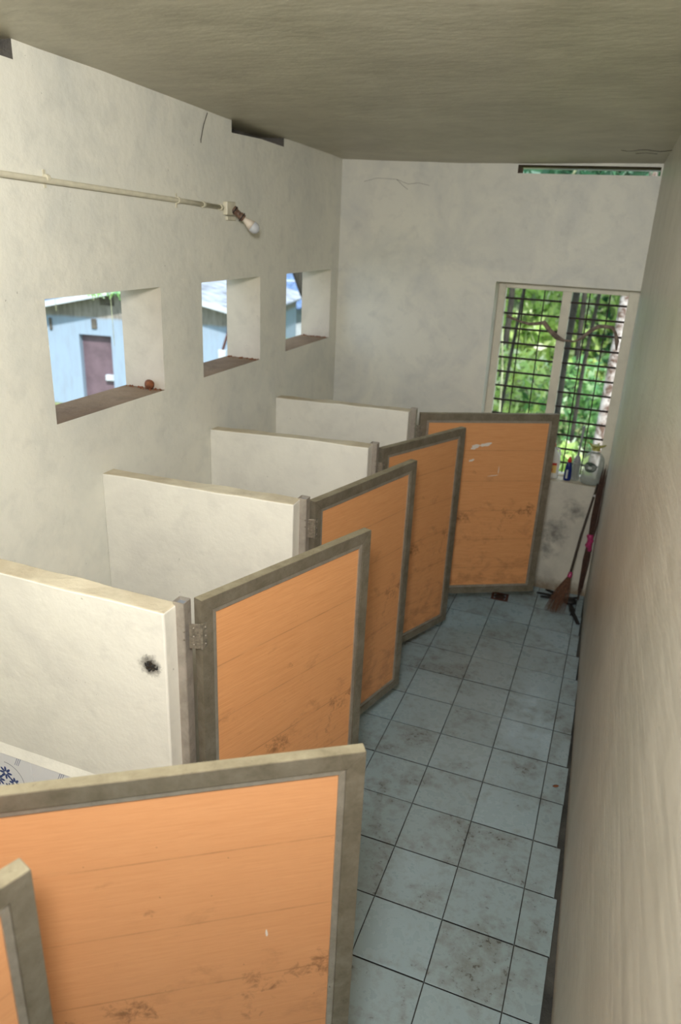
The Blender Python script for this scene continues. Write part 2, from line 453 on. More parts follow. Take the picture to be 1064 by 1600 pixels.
# ------------------------------------------------------------------ ceiling slab with overhang
bm = block(cuts([XL - .62, .75], .5), cuts([-6.8, YB + .25, YB + .30], .5), [0, .14], lambda *a: True, None,
           lambda c: (c.x, c.y, zc(c.y) + c.z + .012 * math.sin(c.x * 2.1 + c.y) * math.sin(c.y * 1.7) * (c.z == 0)))
tag(finish('ceiling', bm, M['ceiling'], smooth=False), 'olive-cream brushed plaster ceiling slab', 'ceiling', kind='structure')

# ------------------------------------------------------------------ floor : cement bed + individual tiles in one mesh
bm = bmesh.new()
box(bm, XL, .5, -6.4, YB, -.3, -.014, 1)
T, TY = .300, .298
edge_in = {-2: .055, -1: .062, 0: .083, 1: .100, 2: .103, 3: .106, 4: .115, 5: .113, 6: .130, 7: .143, 8: .138}
for r in range(-4, 21):
    y1 = -r * TY; y0 = y1 - TY
    if y0 > YB: continue
    y1 = min(y1, YB)
    for c in range(-8, 1):
        x0, x1 = c * T, (c + 1) * T
        x0 = max(x0, XL)
        off = 0
        if c == 0:
            x1 = edge_in.get(r, None)
            if x1 is None: x1 = .05 if r < -2 else xr(y0) - .03 - .012 * random.random()
        g = .002
        zj = random.uniform(-.0012, .0006)
        tx, ty = random.uniform(-.003, .003), random.uniform(-.003, .003)
        cx, cy = (x0 + x1) / 2, (y0 + y1) / 2
        vs = box(bm, x0 + g, x1 - g, y0 + g * 1.5, y1 - g * 1.5, -.010, 0, 0, .0015)
        for f in {f for v in vs for f in v.link_faces}:
            if f.calc_area() > 1e-4 and abs(f.normal.z) < .3: f.material_index = 2
        for v in vs:
            v.co.z += zj + (v.co.x - cx) * tx + (v.co.y - cy) * ty
tag(finish('floor', bm, [M['tile'], M['cement'], M['dark']]), 'pale blue-grey square tiled floor with muddy shoe marks', 'floor', kind='structure')

# ------------------------------------------------------------------ cubicle partitions
PT = .085
parts = {
    'a': dict(yl=-4.72, xe=-1.18, z0=1.565, z1=1.57, lab='low cream partition wall at the near end beside the nearest orange door'),
    'b': dict(yl=-3.87, xe=-1.17, z0=1.565, z1=1.57, lab='low cream partition wall behind the second orange door'),
    'p2': dict(yl=-3.004, xe=-1.175, z0=1.572, z1=1.564, lab='low cream partition wall with a burnt black spot near its end'),
    'p3': dict(yl=-2.005, xe=-1.194, z0=1.564, z1=1.584, lab='low cream partition wall, second visible one from the camera'),
    'p4': dict(yl=-1.021, xe=-1.194, z0=1.547, z1=1.581, lab='low cream partition wall, third visible one from the camera'),
    'p5': dict(yl=-.134, xe=-1.223, z0=1.563, z1=1.587, lab='low cream partition wall farthest from the camera')}
for key, P in parts.items():
    xsP = cuts([XL, P['xe']], .12); ysP = [P['yl'], P['yl'] + PT]; zsP = cuts([0, 1.5, 1.56], .5)
    rnd = random.Random(key)
    jit = {}
    def wp(c, P=P, rnd=rnd, jit=jit):
        t = (c.x - XL) / (P['xe'] - XL); z = c.z; y = c.y
        k_ = (round(c.x, 3), round(c.y, 3))
        if k_ not in jit: jit[k_] = (rnd.uniform(-.004, .004), rnd.uniform(-.003, .003))
        if z > 1.55: z = P['z0'] + (P['z1'] - P['z0']) * t + jit[k_][0]; y += jit[k_][1]
        return (c.x, y, z)
    bm = block(xsP, ysP, zsP, lambda *a: True, lambda ax, s, c: 1 if ax == 2 and s == 1 else 0, wp)
    o = finish('wall_partition', bm, [M['partition'], M['partition_top']])
    bv = o.modifiers.new('bevel', 'BEVEL'); bv.width = .006; bv.segments = 2; bv.limit_method = 'ANGLE'; bv.angle_limit = math.radians(50)
    tag(o, P['lab'], 'partition wall', kind='structure')

# burnt hole / soot on the nearest partition : an irregular chipped patch
def m_soot_patch():
    k = NT('soot_mark'); v = k.coord()
    ln = k.n('ShaderNodeVectorMath', operation='LENGTH'); k.l(v, ln.inputs[0])
    nz = k.noise(v, 60, 6, .8, .4)
    f = k.math('SUBTRACT', 1.0, k.math('MULTIPLY', ln.outputs['Value'], 19))
    f = k.math('ADD', f, k.math('MULTIPLY', k.math('SUBTRACT', nz, .5), 1.4))
    k.base(lin((52, 44, 34)))
    k.b.inputs['Roughness'].default_value = .95
    k.l(k.ramp(f, [(.15, BW(0)), (.62, BW(.28)), (.76, BW(.9))]), k.b.inputs['Alpha'])
    return k.m
bm = bmesh.new(); box(bm, -.07, .055, -.0006, 0, -.055, .06)
tag(finish('soot_mark', bm, m_soot_patch(), loc=(-1.235, -3.0045, 1.362)), 'black burn mark on the nearest cream partition by its end', 'soot mark')
bm = bmesh.new()
rr = random.Random(3)
for _ in range(9):
    x, z = rr.uniform(-.02, .03), rr.uniform(-.012, .012)
    bmesh.ops.create_icosphere(bm, subdivisions=1, radius=rr.uniform(.003, .006), matrix=Matrix.Translation((x, -.001, z)))
tag(finish('wall_plug', bm, M['dark'], loc=(-1.232, -3.006, 1.360)), 'charred remains of a wall plug in the burn mark', 'wall plug')

# aluminium hinge posts
posts = [(-1.165, -2.918, 1.575), (-1.183, -1.915, 1.588), (-1.187, -.935, 1.585), (-1.213, -.046, 1.592)]
plab = ['square aluminium post holding the third orange door from the camera', 'square aluminium post holding the fourth orange door from the camera',
        'square aluminium post holding the fifth orange door from the camera', 'square aluminium post holding the farthest orange door']
for (x, y, z), lb in zip(posts, plab):
    t = thing('hinge_post', lb, 'post', (x, y, 0), 0, 'aluminium posts at the partition ends')
    bm = bmesh.new(); s = .021
    # hollow square section
    xs_ = [-s, -s + .003, s - .003, s]
    bm = block(xs_, xs_, [0, z], lambda i, j, k: not (i == 1 and j == 1))
    bmesh.ops.bevel(bm, geom=[e for e in bm.edges if abs(e.verts[0].co.z - e.verts[1].co.z) > .5 and abs(abs(e.verts[0].co.x) - s) < 1e-4 and abs(abs(e.verts[0].co.y) - s) < 1e-4], offset=.002, segments=2, affect='EDGES')
    finish('post_tube', bm, M['post'], t)
    bm = bmesh.new(); box(bm, -s + .003, s - .003, -s + .003, s - .003, z - .02, z - .012)
    finish('post_filling', bm, M['corr'], t)
    for zz in (z - .10, z - .75):
        for q in (0, 1):
            bm = bmesh.new(); bmesh.ops.create_icosphere(bm, subdivisions=2, radius=.0035, matrix=Matrix.Translation((s - .004, -s, zz - q * .03)))
            finish('screw', bm, M['steel'], t)

# ------------------------------------------------------------------ doors
FW, BD = .046, .017
def mitre(bm, x0, x1, z0, z1, w, side, y0, y1, mi_top=0):
    """one member of a mitred frame"""
    if side == 'L': q = [(x0, z0), (x0 + w, z0 + w), (x0 + w, z1 - w), (x0, z1)]
    if side == 'R': q = [(x1, z0), (x1 - w, z0 + w), (x1 - w, z1 - w), (x1, z1)]
    if side == 'T': q = [(x0, z1), (x0 + w, z1 - w), (x1 - w, z1 - w), (x1, z1)]
    if side == 'B': q = [(x0, z0), (x0 + w, z0 + w), (x1 - w, z0 + w), (x1, z0)]
    A = [bm.verts.new((x, y0, z)) for x, z in q]; B = [bm.verts.new((x, y1, z)) for x, z in q]
    bm.faces.new(A); bm.faces.new(B[::-1])
    for i in range(4):
        f = bm.faces.new((A[i], B[i], B[(i + 1) % 4], A[(i + 1) % 4]))
        if side == 'T' and i == 3: f.material_index = 1
    bmesh.ops.recalc_face_normals(bm, faces=bm.faces[:])
    bmesh.ops.bevel(bm, geom=bm.edges[:], offset=.0014, segments=2, affect='EDGES')
def add_hinge(t, z, dy, ang, posted):
    h = bmesh.new()
    box(h, .003, .019, -.003, 0, z - .045, z + .045, 0, .0008)
    P0 = Vector((-.002, -.001)); off = Vector((-.034, .012))
    if posted:   # the other leaf reaches across the gap to the post's face
        wv = Vector((-.016, -.033)); ca, sa = math.cos(-ang), math.sin(-ang)
        off = Vector((wv.x * ca - wv.y * sa, wv.x * sa + wv.y * ca - dy)) - P0
    L = off.length * .72; box(h, .003, L, -.003, 0, z - .045, z + .045, 0, .0008, Matrix.Translation((P0.x, P0.y, 0)) @ Matrix.Rotation(math.atan2(off.y, off.x), 4, 'Z') @ Matrix.Translation((0, .0015, 0)))
    o = finish('hinge', h, M['steel'], t, loc=(-.001, dy, 0))
    b = bmesh.new(); tube(b, [(-.002, -.003, z - .046), (-.002, -.003, z + .046)], .005, 10)
    k = finish('hinge_pin', b, M['steel'], o)
    for zz in (z - .03, z, z + .03):
        for xx, yy in ((.012, -.0035), (P0.x + off.x * .5, P0.y + off.y * .5 - .003)):
            b = bmesh.new(); bmesh.ops.create_icosphere(b, subdivisions=1, radius=.0028, matrix=Matrix.Translation((xx, yy, zz)))
            finish('screw', b, M['post'], o)
def door(x, y, a, D, zT, zG, th, label, mat, hinges=True, rail=True, smear=None):
    t = thing('cubicle_door', label, 'door', (x, y, 0), a, 'orange cubicle doors standing open')
    for side, nm in (('L', 'stile'), ('R', 'stile'), ('T', 'top_rail'), ('B', 'bottom_rail')):
        bm = bmesh.new(); mitre(bm, 0, D, zG, zT, FW, side, -th, 0)
        finish(nm, bm, [M['alu'], M['alu_top']], t)
    for y0, y1 in ((-th + .005, -th + .014), (-.014, -.005)):
        bm = bmesh.new()
        for side in 'LRTB': 
            b2 = bmesh.new(); mitre(b2, FW, D - FW, zG + FW, zT - FW, BD, side, y0, y1)
            me = bpy.data.meshes.new('t'); b2.to_mesh(me); b2.free(); bm.from_mesh(me); bpy.data.meshes.remove(me)
        finish('glazing_bead', bm, M['bead'], t)
    bm = bmesh.new(); box(bm, FW, D - FW, -th + .011, -.011, zG + FW, zT - FW)
    finish('panel', bm, mat, t)
    if hinges:
        add_hinge(t, zT - .125, -th, a, y > -3); add_hinge(t, zG + .2, -th, a, y > -3)
    if smear:
        for pts in smear:
            bm = bmesh.new()
            c = [bm.verts.new((px, -th + .0104, pz)) for px, pz in pts]
            f = bm.faces.new(c); e = bmesh.ops.extrude_face_region(bm, geom=[f])
            for v in [g for g in e['geom'] if isinstance(g, bmesh.types.BMVert)]: v.co.y += .0008
            finish('paint_smear', bm, M['white_smear'], t)
    return t
def blobp(cx, cz, rx, rz, n, seed, rot=0):
    r = random.Random(seed); out = []
    for i in range(n):
        a = 2 * math.pi * i / n; q = r.uniform(.55, 1.15)
        u, v = rx * q * math.cos(a), rz * q * math.sin(a)
        out.append((cx + u * math.cos(rot) - v * math.sin(rot), cz + u * math.sin(rot) + v * math.cos(rot)))
    return out
door(-1.141, -4.626, 1.235, .763, 1.577, .17, .043, 'orange cubicle door nearest the camera, only its top corner showing', M['panel_near_dimmed'])
door(-1.184, -3.837, .594, .930, 1.562, .17, .033, 'orange cubicle door swung wide across the foreground, second from the camera', M['panel_near_dimmed'],
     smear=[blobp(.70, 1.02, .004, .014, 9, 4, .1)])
door(-1.129, -2.905, 1.215, .845, 1.586, .17, .038, 'worn orange cubicle door beside the partition with the burn mark', M['panel'])
door(-1.175, -1.885, 1.290, .851, 1.566, .18, .040, 'worn orange cubicle door, fourth from the camera', M['panel'])
door(-1.180, -.885, 1.150, .777, 1.546, .17, .038, 'worn orange cubicle door just in front of the farthest one', M['panel'],
     smear=[blobp(.12, .26, .004, .03, 9, 8, -.2)])
door(-1.178, -.030, .505, .965, 1.566, .228, .037, 'farthest orange cubicle door with white paint smears beside the barred window', M['panel'],
     smear=[blobp(.40, 1.335, .035, .016, 14, 5, .25), blobp(.47, 1.352, .045, .014, 14, 6, .2), blobp(.385, 1.24, .03, .010, 12, 7, .3), blobp(.55, 1.13, .045, .003, 10, 8, .1), blobp(.585, 1.17, .003, .035, 10, 9, 0)])

# ------------------------------------------------------------------ tiled dado in the near cubicle
y0 = -3.016
bm = bmesh.new()
v = [bm.verts.new(c) for c in ((XL, -3.004, .835), (XL, y0 - .004, .80), (XL, -3.004, .80), (-1.19, -3.004, .835), (-1.19, y0 - .004, .80), (-1.19, -3.004, .80))]
for q in ((0, 1, 2), (5, 4, 3), (0, 3, 4, 1), (1, 4, 5, 2), (2, 5, 3, 0)): bm.faces.new([v[i] for i in q])
tag(finish('trim_1', bm, M['partition']), 'bevelled plaster ledge above the patterned wall tiles', 'trim', kind='structure')
bm = block([XL, -1.985, -1.785, -1.585, -1.385, -1.19], [y0, -3.004], [0, .2, .5, .8], lambda i, j, k: k < 2 or i > 2)
tag(finish('trim_3', bm, M['ceramic']), 'white glazed tiling on the lower part of the near partition', 'trim', kind='structure')
for i in range(3):
    x0 = -1.785 - .2 * (i - 1) - .2
    x1 = x0 + .2
    x0, x1 = max(x0, XL), min(x1, -1.585)
    t = thing('wall_tile', ['white wall tile with blue flowers, right of the vertical joint', 'white wall tile with blue flowers, left of the vertical joint',
                            'white wall tile with blue flowers against the left wall'][i], 'tile', ((x0 + x1) / 2, -3.004, .5), 0, 'patterned tiles on the near partition')
    w = (x1 - x0) / 2
    bm = bmesh.new(); box(bm, -w + .001, w - .001, -.012, 0, 0, .30, 0, .0012)
    finish('tile_body', bm, M['ceramic'], t)
    fy = -.0124
    def petal(bm, cx, cz, a, L, wd):
        n = 8; vs = []
        for s in range(n):
            q = 2 * math.pi * s / n
            u = L / 2 + L / 2 * math.cos(q); vv = wd * math.sin(q)
            vs.append(bm.verts.new((cx + u * math.cos(a) - vv * math.sin(a), fy, cz + u * math.sin(a) + vv * math.cos(a))))
        bm.faces.new(vs)
    if i != 0:
        for (cx, cz, rr_) in ((-.03, .205, .026), (.008, .168, .022), (-.07, .165, .026), (-.02, .135, .02)):
            if abs(cx) > w - .02: continue
            bm = bmesh.new()
            for q in range(8): petal(bm, cx + .005 * math.cos(q * .785), cz + .005 * math.sin(q * .785), q * .785, rr_, .0055)
            finish('flower', bm, M['ink'], t)
    bm = bmesh.new()
    for q in range(18):
        a0, a1 = math.pi * .5 * q / 18 , math.pi * .5 * (q + 1) / 18
        c = [(.0, .12)]
        r0, r1 = .085 if i else .06, .088 if i else .063
        ps = [(-.03 + r0 * math.cos(a0), .17 + r0 * math.sin(a0)), (-.03 + r1 * math.cos(a0), .17 + r1 * math.sin(a0)), (-.03 + r1 * math.cos(a1), .17 + r1 * math.sin(a1)), (-.03 + r0 * math.cos(a1), .17 + r0 * math.sin(a1))]
        bm.faces.new([bm.verts.new((x, fy, z)) for x, z in ps])
    finish('scroll_line', bm, M['ink_grey'], t)
    bm = bmesh.new()
    for q in range(3):
        x = .02 + q * .008
        ps = [(x, .26), (x + .002, .26), (x + .018, .295), (x + .016, .295)]
        bm.faces.new([bm.verts.new((a, fy, b)) for a, b in ps])
    finish('stripe', bm, M['ink'], t)

# ------------------------------------------------------------------ barred window in the far wall
wn = thing('window_1', 'cream-framed barred window in the far wall', 'window', (0, 1.13, 0)); wn['kind'] = 'structure'
fx0, fx1, fz0, fz1 = WX0, .052, WZL, WZH
ix0, m0, m1, ix1 = -.888, -.475, -.410, -.020
iz1, iz0 = 2.308, .935
for nm, bx_ in (('frame_jamb', (fx0, ix0, 0, .07, fz0, fz1)), ('frame_jamb', (ix1, fx1, 0, .07, fz0, fz1)), ('frame_head', (ix0, ix1, .001, .069, iz1, fz1)),
                ('mullion', (m0, m1, .004, .066, iz0, iz1)), ('frame_sill', (ix0, ix1, .001, .069, fz0, iz0))):
    bm = bmesh.new(); box(bm, *bx_, 0, .004); finish(nm, bm, M['frame_paint'], wn)
for a, b in ((ix0, m0), (m1, ix1)):
    z = 2.308 - .075
    while z > 1.0:
        bm = bmesh.new(); box(bm, a, b, .036, .046, z - .007, z + .007)
        finish('horizontal_bar', bm, M['iron'], wn); z -= .1105
    for f in (.32, .68):
        x = a + (b - a) * f
        bm = bmesh.new(); tube(bm, [(x, .052, iz0), (x, .052, iz1)], .0045, 8)
        finish('vertical_bar', bm, M['iron'], wn)

# rag strip tied along the bars
pts = [(-.855, 2.108), (-.82, 2.098), (-.76, 2.075), (-.68, 2.062), (-.62, 2.07), (-.575, 2.082), (-.53, 2.03), (-.47, 1.985), (-.42, 1.965), (-.34, 1.965), (-.29, 1.995), (-.24, 2.05), (-.19, 2.085), (-.14, 2.09), (-.09, 2.085), (-.065, 2.05), (-.045, 1.99), (-.04, 1.93)]
rad = [.012, .009, .008, .011, .012, .018, .017, .020, .010, .006, .012, .014, .015, .013, .014, .010, .016, .006]
bm = bmesh.new(); tube(bm, [(x, 1.135 - .028 - .012 * (i % 2), z) for i, (x, z) in enumerate(pts)], rad, 7)
tag(finish('rag_strip', bm, M['rag'], smooth=True), 'twisted dusty cloth strip tied sagging across the window bars', 'cloth')

# vent beam outside the far vent slot
bm = bmesh.new(); box(bm, -1.3, .4, YB + .30, YB + .36, 3.128, 3.175)
tag(finish('trim_2', bm, M['corr']), 'grey-green edge strip above the far vent slot', 'trim', kind='structure')

# ------------------------------------------------------------------ things on the window sill
SZ = WZL + .001
t = thing('jerrycan', 'white plastic jerrycan with a red cap and yellow label on the sill', 'jerrycan', (-.375, 1.055, SZ), .3)
bm = bmesh.new(); lathe(bm, [(.060, 0), (.068, .006), (.070, .03), (.070, .15), (.066, .18), (.045, .215), (.022, .235), (.020, .25)], 28, sx=1.0, sy=.75, expo=.6)
finish('body', bm, M['cloudy_plastic'], t, smooth=True)
bm = bmesh.new(); tube(bm, [(.056, 0, .15), (.066, 0, .19), (.055, 0, .225), (.022, 0, .235)], .009, 8); finish('handle', bm, M['cloudy_plastic'], t, smooth=True)
bm = bmesh.new(); lathe(bm, [(.024, .25), (.024, .272), (.020, .276)], 20); finish('cap', bm, M['red_plastic'], t)
bm = bmesh.new(); box(bm, -.035, .04, -.0545, -.0535, .05, .13); lb = finish('label_sheet', bm, M['label_yellow'], t)
bm = bmesh.new(); box(bm, -.035, .04, -.0552, -.0546, .112, .13); finish('label_band', bm, M['label_red'], lb)
bm = bmesh.new(); box(bm, -.03, .01, -.0552, -.0546, .06, .085); finish('label_mark', bm, M['label_red'], lb)

t = thing('cleaner_bottle', 'small dark blue bottle with a red cap on the window sill', 'bottle', (-.232, 1.035, SZ), .2)
bm = bmesh.new(); lathe(bm, [(.024, 0), (.028, .005), (.029, .02), (.027, .09), (.024, .12), (.018, .135), (.014, .15)], 24, sy=.65); o = finish('body', bm, M['blue_plastic'], t, smooth=True)
bm = bmesh.new(); box(bm, -.017, -.003, -.0202, -.0192, .02, .09); finish('label_sheet', bm, M['label_pale'], o)
bm = bmesh.new(); lathe(bm, [(.016, .15), (.016, .165), (.009, .182), (.007, .19)], 20); finish('cap', bm, M['red_plastic'], t, smooth=True)

t = thing('toilet_brush', 'grey toilet brush standing in its holder between blue bottle and water jug', 'brush', (-.178, 1.078, SZ))
bm = bmesh.new(); lathe(bm, [(.030, 0), (.033, .004), (.034, .13), (.036, .15), (.031, .15), (.029, .01)], 24); finish('holder', bm, M['clear_plastic'], t, smooth=True)
bm = bmesh.new(); lathe(bm, [(.012, .02), (.024, .03), (.026, .16), (.016, .19), (.008, .20)], 20); finish('bristle_head', bm, M['grey_plastic'], t, smooth=True)
bm = bmesh.new(); tube(bm, [(0, 0, .19), (.004, 0, .30), (.008, 0, .43)], [.008, .007, .010], 10)
finish('handle', bm, M['grey_plastic'], t, smooth=True)

t = thing('water_jug', 'large clear plastic water jug with yellow-green film over its neck', 'jug', (-.058, 1.052, SZ), 0)
R0 = .082
bm = bmesh.new(); lathe(bm, [(.070, 0), (R0, .008), (R0, .05), (R0 * .96, .055), (R0, .06), (R0, .16), (R0 * .97, .19), (R0 * .85, .215), (R0 * .6, .24), (.030, .252), (.026, .262), (.024, .285)], 32, sx=.97, sy=.94)
finish('body', bm, M['clear_plastic'], t, smooth=True)
bm = bmesh.new(); lathe(bm, [(.066, .004), (R0 - .005, .012), (R0 - .006, .10)], 32, sx=.97, sy=.94); finish('water', bm, M['water'], t, smooth=True)
def on_cyl(name, mat, cz, ra, rz, parent, off=.001, ang=-math.pi / 2 - .25):
    bm = bmesh.new(); c = bm.verts.new(((R0 + off) * .97 * math.cos(ang), (R0 + off) * .94 * math.sin(ang), cz)); ring = []
    for i in range(24):
        q = 2 * math.pi * i / 24; a = ang + ra * math.cos(q)
        ring.append(bm.verts.new(((R0 + off) * .97 * math.cos(a), (R0 + off) * .94 * math.sin(a), cz + rz * math.sin(q))))
    for i in range(24): bm.faces.new((c, ring[i], ring[(i + 1) % 24]))
    return finish(name, bm, mat, parent, smooth=True)
lo = on_cyl('label_sheet', M['label_dark'], .145, .62, .040, t)
on_cyl('label_mark', M['label_pale'], .14, .2, .012, lo, .0018)
bm = bmesh.new(); lathe(bm, [(.034, .265), (.030, .275), (.028, .292), (.033, .302), (.012, .308)], 14)
for a in (0.1, 1.3, 2.7, 4.4): tube(bm, [(.02 * math.cos(a), .02 * math.sin(a), .285), (.045 * math.cos(a), .045 * math.sin(a), .30), (.07 * math.cos(a), .06 * math.sin(a), .31)], [.012, .008, .003], 6)
finish('neck_wrap', bm, M['yellow_plastic'], t, smooth=False)

# ------------------------------------------------------------------ brooms in the corner
def broom_up():
    t = thing('broom', 'thick brown rib broom bundle standing upside up in the corner with a pink tie', 'broom', (.005, .875, .002))
    r = random.Random(5); B = Vector((0, 0, 0)); Tp = Vector((.028, .055, 1.12)); n = 60
    bm = bmesh.new()
    for i in range(n):
        a = r.uniform(0, 6.28); k = math.sqrt(r.random())
        def at(f, rad, B=B, Tp=Tp, a=a, k=k): return B.lerp(Tp, f) + Vector((math.cos(a) * rad * k, math.sin(a) * rad * k, 0))
        f1 = r.uniform(.86, 1.0)
        tube(bm, [at(r.uniform(.04, .12), .016), at(.30, .026), at(.46, .019), at(.6, .030), at(.8, .030), at(f1, .022)], [.002, .003, .003, .003, .0025, .001], 4)
    finish('rib_bundle', bm, M['straw_dark'], t)
    bm = bmesh.new()
    lathe(bm, [(.018, 0), (.024, .01), (.021, .03), (.026, .045), (.021, .07), (.025, .09), (.022, .105), (.026, .125), (.018, .14)], 14)
    for v in bm.verts: v.co = v.co + B.lerp(Tp, .375) + Vector((.006 * math.sin(v.co.z * 90), 0, 0))
    finish('binding', bm, M['pink'], t, smooth=True)
    bm = bmesh.new(); tube(bm, [B, B.lerp(Tp, .18)], .007, 8); finish('stick', bm, M['stick'], t)
broom_up()
def broom_down():
    foot = Vector((-.115, .60, .004)); top = Vector((.0, .945, .955))
    t = thing('broom', 'stick broom with flared brown bristles resting on the floor tiles', 'broom', foot)
    d = top - foot; r = random.Random(9)
    k0 = d * .27
    bm = bmesh.new(); tube(bm, [k0, d * .6 + Vector((-.008, 0, 0)), d], [.010, .009, .008], 10); finish('stick', bm, M['stick'], t, smooth=True)
    bm = bmesh.new(); tube(bm, [d * .9, d * .915], .0095, 10); finish('stick_ring', bm, M['white_wire'], t)
    bm = bmesh.new(); tube(bm, [d * .265, d * .28, d * .30, d * .315], [.015, .018, .016, .013], 12); finish('binding', bm, M['pink'], t, smooth=True)
    bm = bmesh.new()
    for i in range(95):
        a = r.uniform(0, 6.28); q = math.sqrt(r.random())
        ex = Vector((-.035 + math.cos(a) * .075 * q, -.02 + math.sin(a) * .05 * q, r.uniform(0, .03)))
        st = k0 + Vector((math.cos(a) * .012 * q, math.sin(a) * .012 * q, .01))
        mid = st.lerp(ex, .5) + Vector((math.cos(a) * .012 * q, math.sin(a) * .012 * q, .012))
        tube(bm, [st, mid, ex], [.0026, .0022, .001], 4)
    finish('bristles', bm, M['straw'], t)
broom_down()

# black frayed scraps below the brooms
t = thing('frayed_mop_head', 'black frayed mop strands lying on the tiles under the brooms', 'mop head', (-.075, .79, .004))
r = random.Random(11)
arms = [[(0, 0), (-.12, .05), (-.23, .05)], [(0, 0), (-.10, .10), (-.17, .13)], [(0, 0), (-.11, .01), (-.19, -.01)], [(.02, -.02), (.05, -.14), (.085, -.25), (.115, -.34)], [(.02, -.02), (.06, -.12), (.06, -.22)], [(.0, .0), (.05, .07), (.08, .10)]]
for ar in arms:
    bm = bmesh.new()
    for q in range(4):
        jx, jy = r.uniform(-.012, .012), r.uniform(-.012, .012)
        tube(bm, [(x + jx * (i > 0) + r.uniform(-.004, .004), y + jy * (i > 0), .008 + .004 * r.random() + .008 * (i == 0)) for i, (x, y) in enumerate(ar)], [.009] + [.008] * (len(ar) - 2) + [.004], 6)
    finish('strand', bm, M['black_rag'], t, smooth=True)
bm = bmesh.new(); lathe(bm, [(.035, 0), (.05, .012), (.045, .035), (.02, .045)], 14, c=(.025, -.01, 0)); finish('hub', bm, M['black_rag'], t, smooth=True)
bm = bmesh.new(); tube(bm, [(-.058, .02, .03), (-.055, .035, .052), (-.03, .04, .06), (-.01, .045, .066), (.0, .03, .07)], .0045, 8)
finish('wire_loop', bm, M['white_wire'], t, smooth=True)

# floor drain
t = thing('floor_drain', 'square rusty floor drain grate near the far door', 'drain', (-.575, .655, .001), .06)
bm = block([-.066, -.045, .045, .066], [-.062, -.042, .042, .062], [0, .004], lambda i, j, k: not (i == 1 and j == 1)); finish('drain_rim', bm, M['rust'], t)
bm = bmesh.new(); lathe(bm, [(.044, .0005), (.040, .003), (.012, .002)], 24); finish('drain_cup', bm, M['dark'], t)
bm = bmesh.new()
for i in range(-3, 4): box(bm, i * .011 - .002, i * .011 + .002, -.036, .036, .0025, .0042)
finish('drain_grille', bm, M['rust'], t)

bm = bmesh.new(); bmesh.ops.create_uvsphere(bm, u_segments=14, v_segments=8, radius=1, matrix=Matrix.Diagonal((.016, .009, .005, 1)))
for v in bm.verts: v.co.x += .003 * math.sin(v.co.y * 300)
tag(finish('brown_scrap', bm, M['seed'], loc=(.062, -1.37, .005), rot=(0, 0, .3), smooth=True), 'small brown oval scrap on the narrow tiles by the right wall', 'scrap')

# round clay lump on the first sill
bm = bmesh.new(); bmesh.ops.create_icosphere(bm, subdivisions=3, radius=.026)
for v in bm.verts: v.co *= 1 + .06 * math.sin(v.co.x * 130 + 1) * math.cos(v.co.z * 110)
tag(finish('clay_lump', bm, M['seed'], loc=(XL - .075, -1.488, WZ0 + .0255), smooth=True), 'round brown clay lump on the largest opening sill', 'clay lump')

# dusty twigs at the back of the sills
for i, (a, b) in enumerate(wins):
    bm = bmesh.new(); r = random.Random(20 + i)
    for q in range(26):
        x = XL - r.uniform(.01, .22); y = b - abs(r.gauss(0, .02)) - .008
        bmesh.ops.create_icosphere(bm, subdivisions=1, radius=r.uniform(.003, .008), matrix=Matrix.Translation((x, y, WZ0 + .002)))
    tag(finish('dirt_crumbs', bm, M['seed']), ['brown dirt crumbs in the corner of the largest opening', 'brown dirt crumbs in the corner of the middle opening', 'brown dirt crumbs in the corner of the smallest-looking opening'][i], 'dirt', kind='stuff')

# ------------------------------------------------------------------ conduit and bulb on the left wall
t = thing('conduit', 'cream painted conduit pipe running along the left wall to the bulb', 'pipe', (XL + .014, -.86, 2.757))
bm = bmesh.new(); tube(bm, [(0, -2.7, .085), (0, -1.585, .062), (0, -.44, .020), (0, 0, 0)], .0115, 14); finish('pipe', bm, M['pvc'], t, smooth=True)
for y in (-2.205, -1.295, -1.06, -.88):
    f = (y + .86); z = .0 - f * .0455
    bm = bmesh.new(); tube(bm, [(0, f - .008, z), (0, f + .008, z)], .0150, 14)
    if y < -1.2 : box(bm, -.013, -.009, f - .006, f + .006, z - .035, z + .03)
    finish('pipe_clip', bm, M['pvc'], t)
t = thing('bulb_lamp', 'white bulb in a stained angled holder at the end of the conduit', 'lamp', (XL, -.775, 2.755))
bm = bmesh.new(); box(bm, 0, .028, -.055, .045, -.035, .035, 0, .006); finish('mounting_block', bm, M['pvc'], t)
bm = bmesh.new(); box(bm, 0, .016, -.03, .07, -.062, -.04, 0, .004); finish('mounting_wedge', bm, M['pvc'], t)
d = Vector((.72, .42, -.66)).normalized()
q = d.to_track_quat('Z', 'Y').to_euler()
bm = bmesh.new(); lathe(bm, [(.020, 0), (.024, .004), (.024, .02), (.018, .024), (.018, .05), (.021, .052), (.021, .075), (.018, .078)], 20)
h = finish('bulb_holder', bm, M['bakelite'], t, smooth=True, loc=(.020, .020, -.002), rot=q)
bm = bmesh.new()
for z in (.010, .062): lathe(bm, [(.0252, z), (.0258, z + .003), (.0252, z + .006)], 20)
finish('holder_ring', bm, M['dark'], h)
bm = bmesh.new(); lathe(bm, [(.013, .078), (.015, .088), (.024, .115), (.0295, .135)], 24)
b = finish('bulb', bm, M['bulb_white'], t, smooth=True, loc=(.020, .020, -.002), rot=q)
bm = bmesh.new(); lathe(bm, [(.0295, .135), (.031, .148), (.0285, .163), (.020, .176), (.009, .182), (.002, .1835)], 24); finish('bulb_dome', bm, M['bulb_dome'], b, smooth=True)

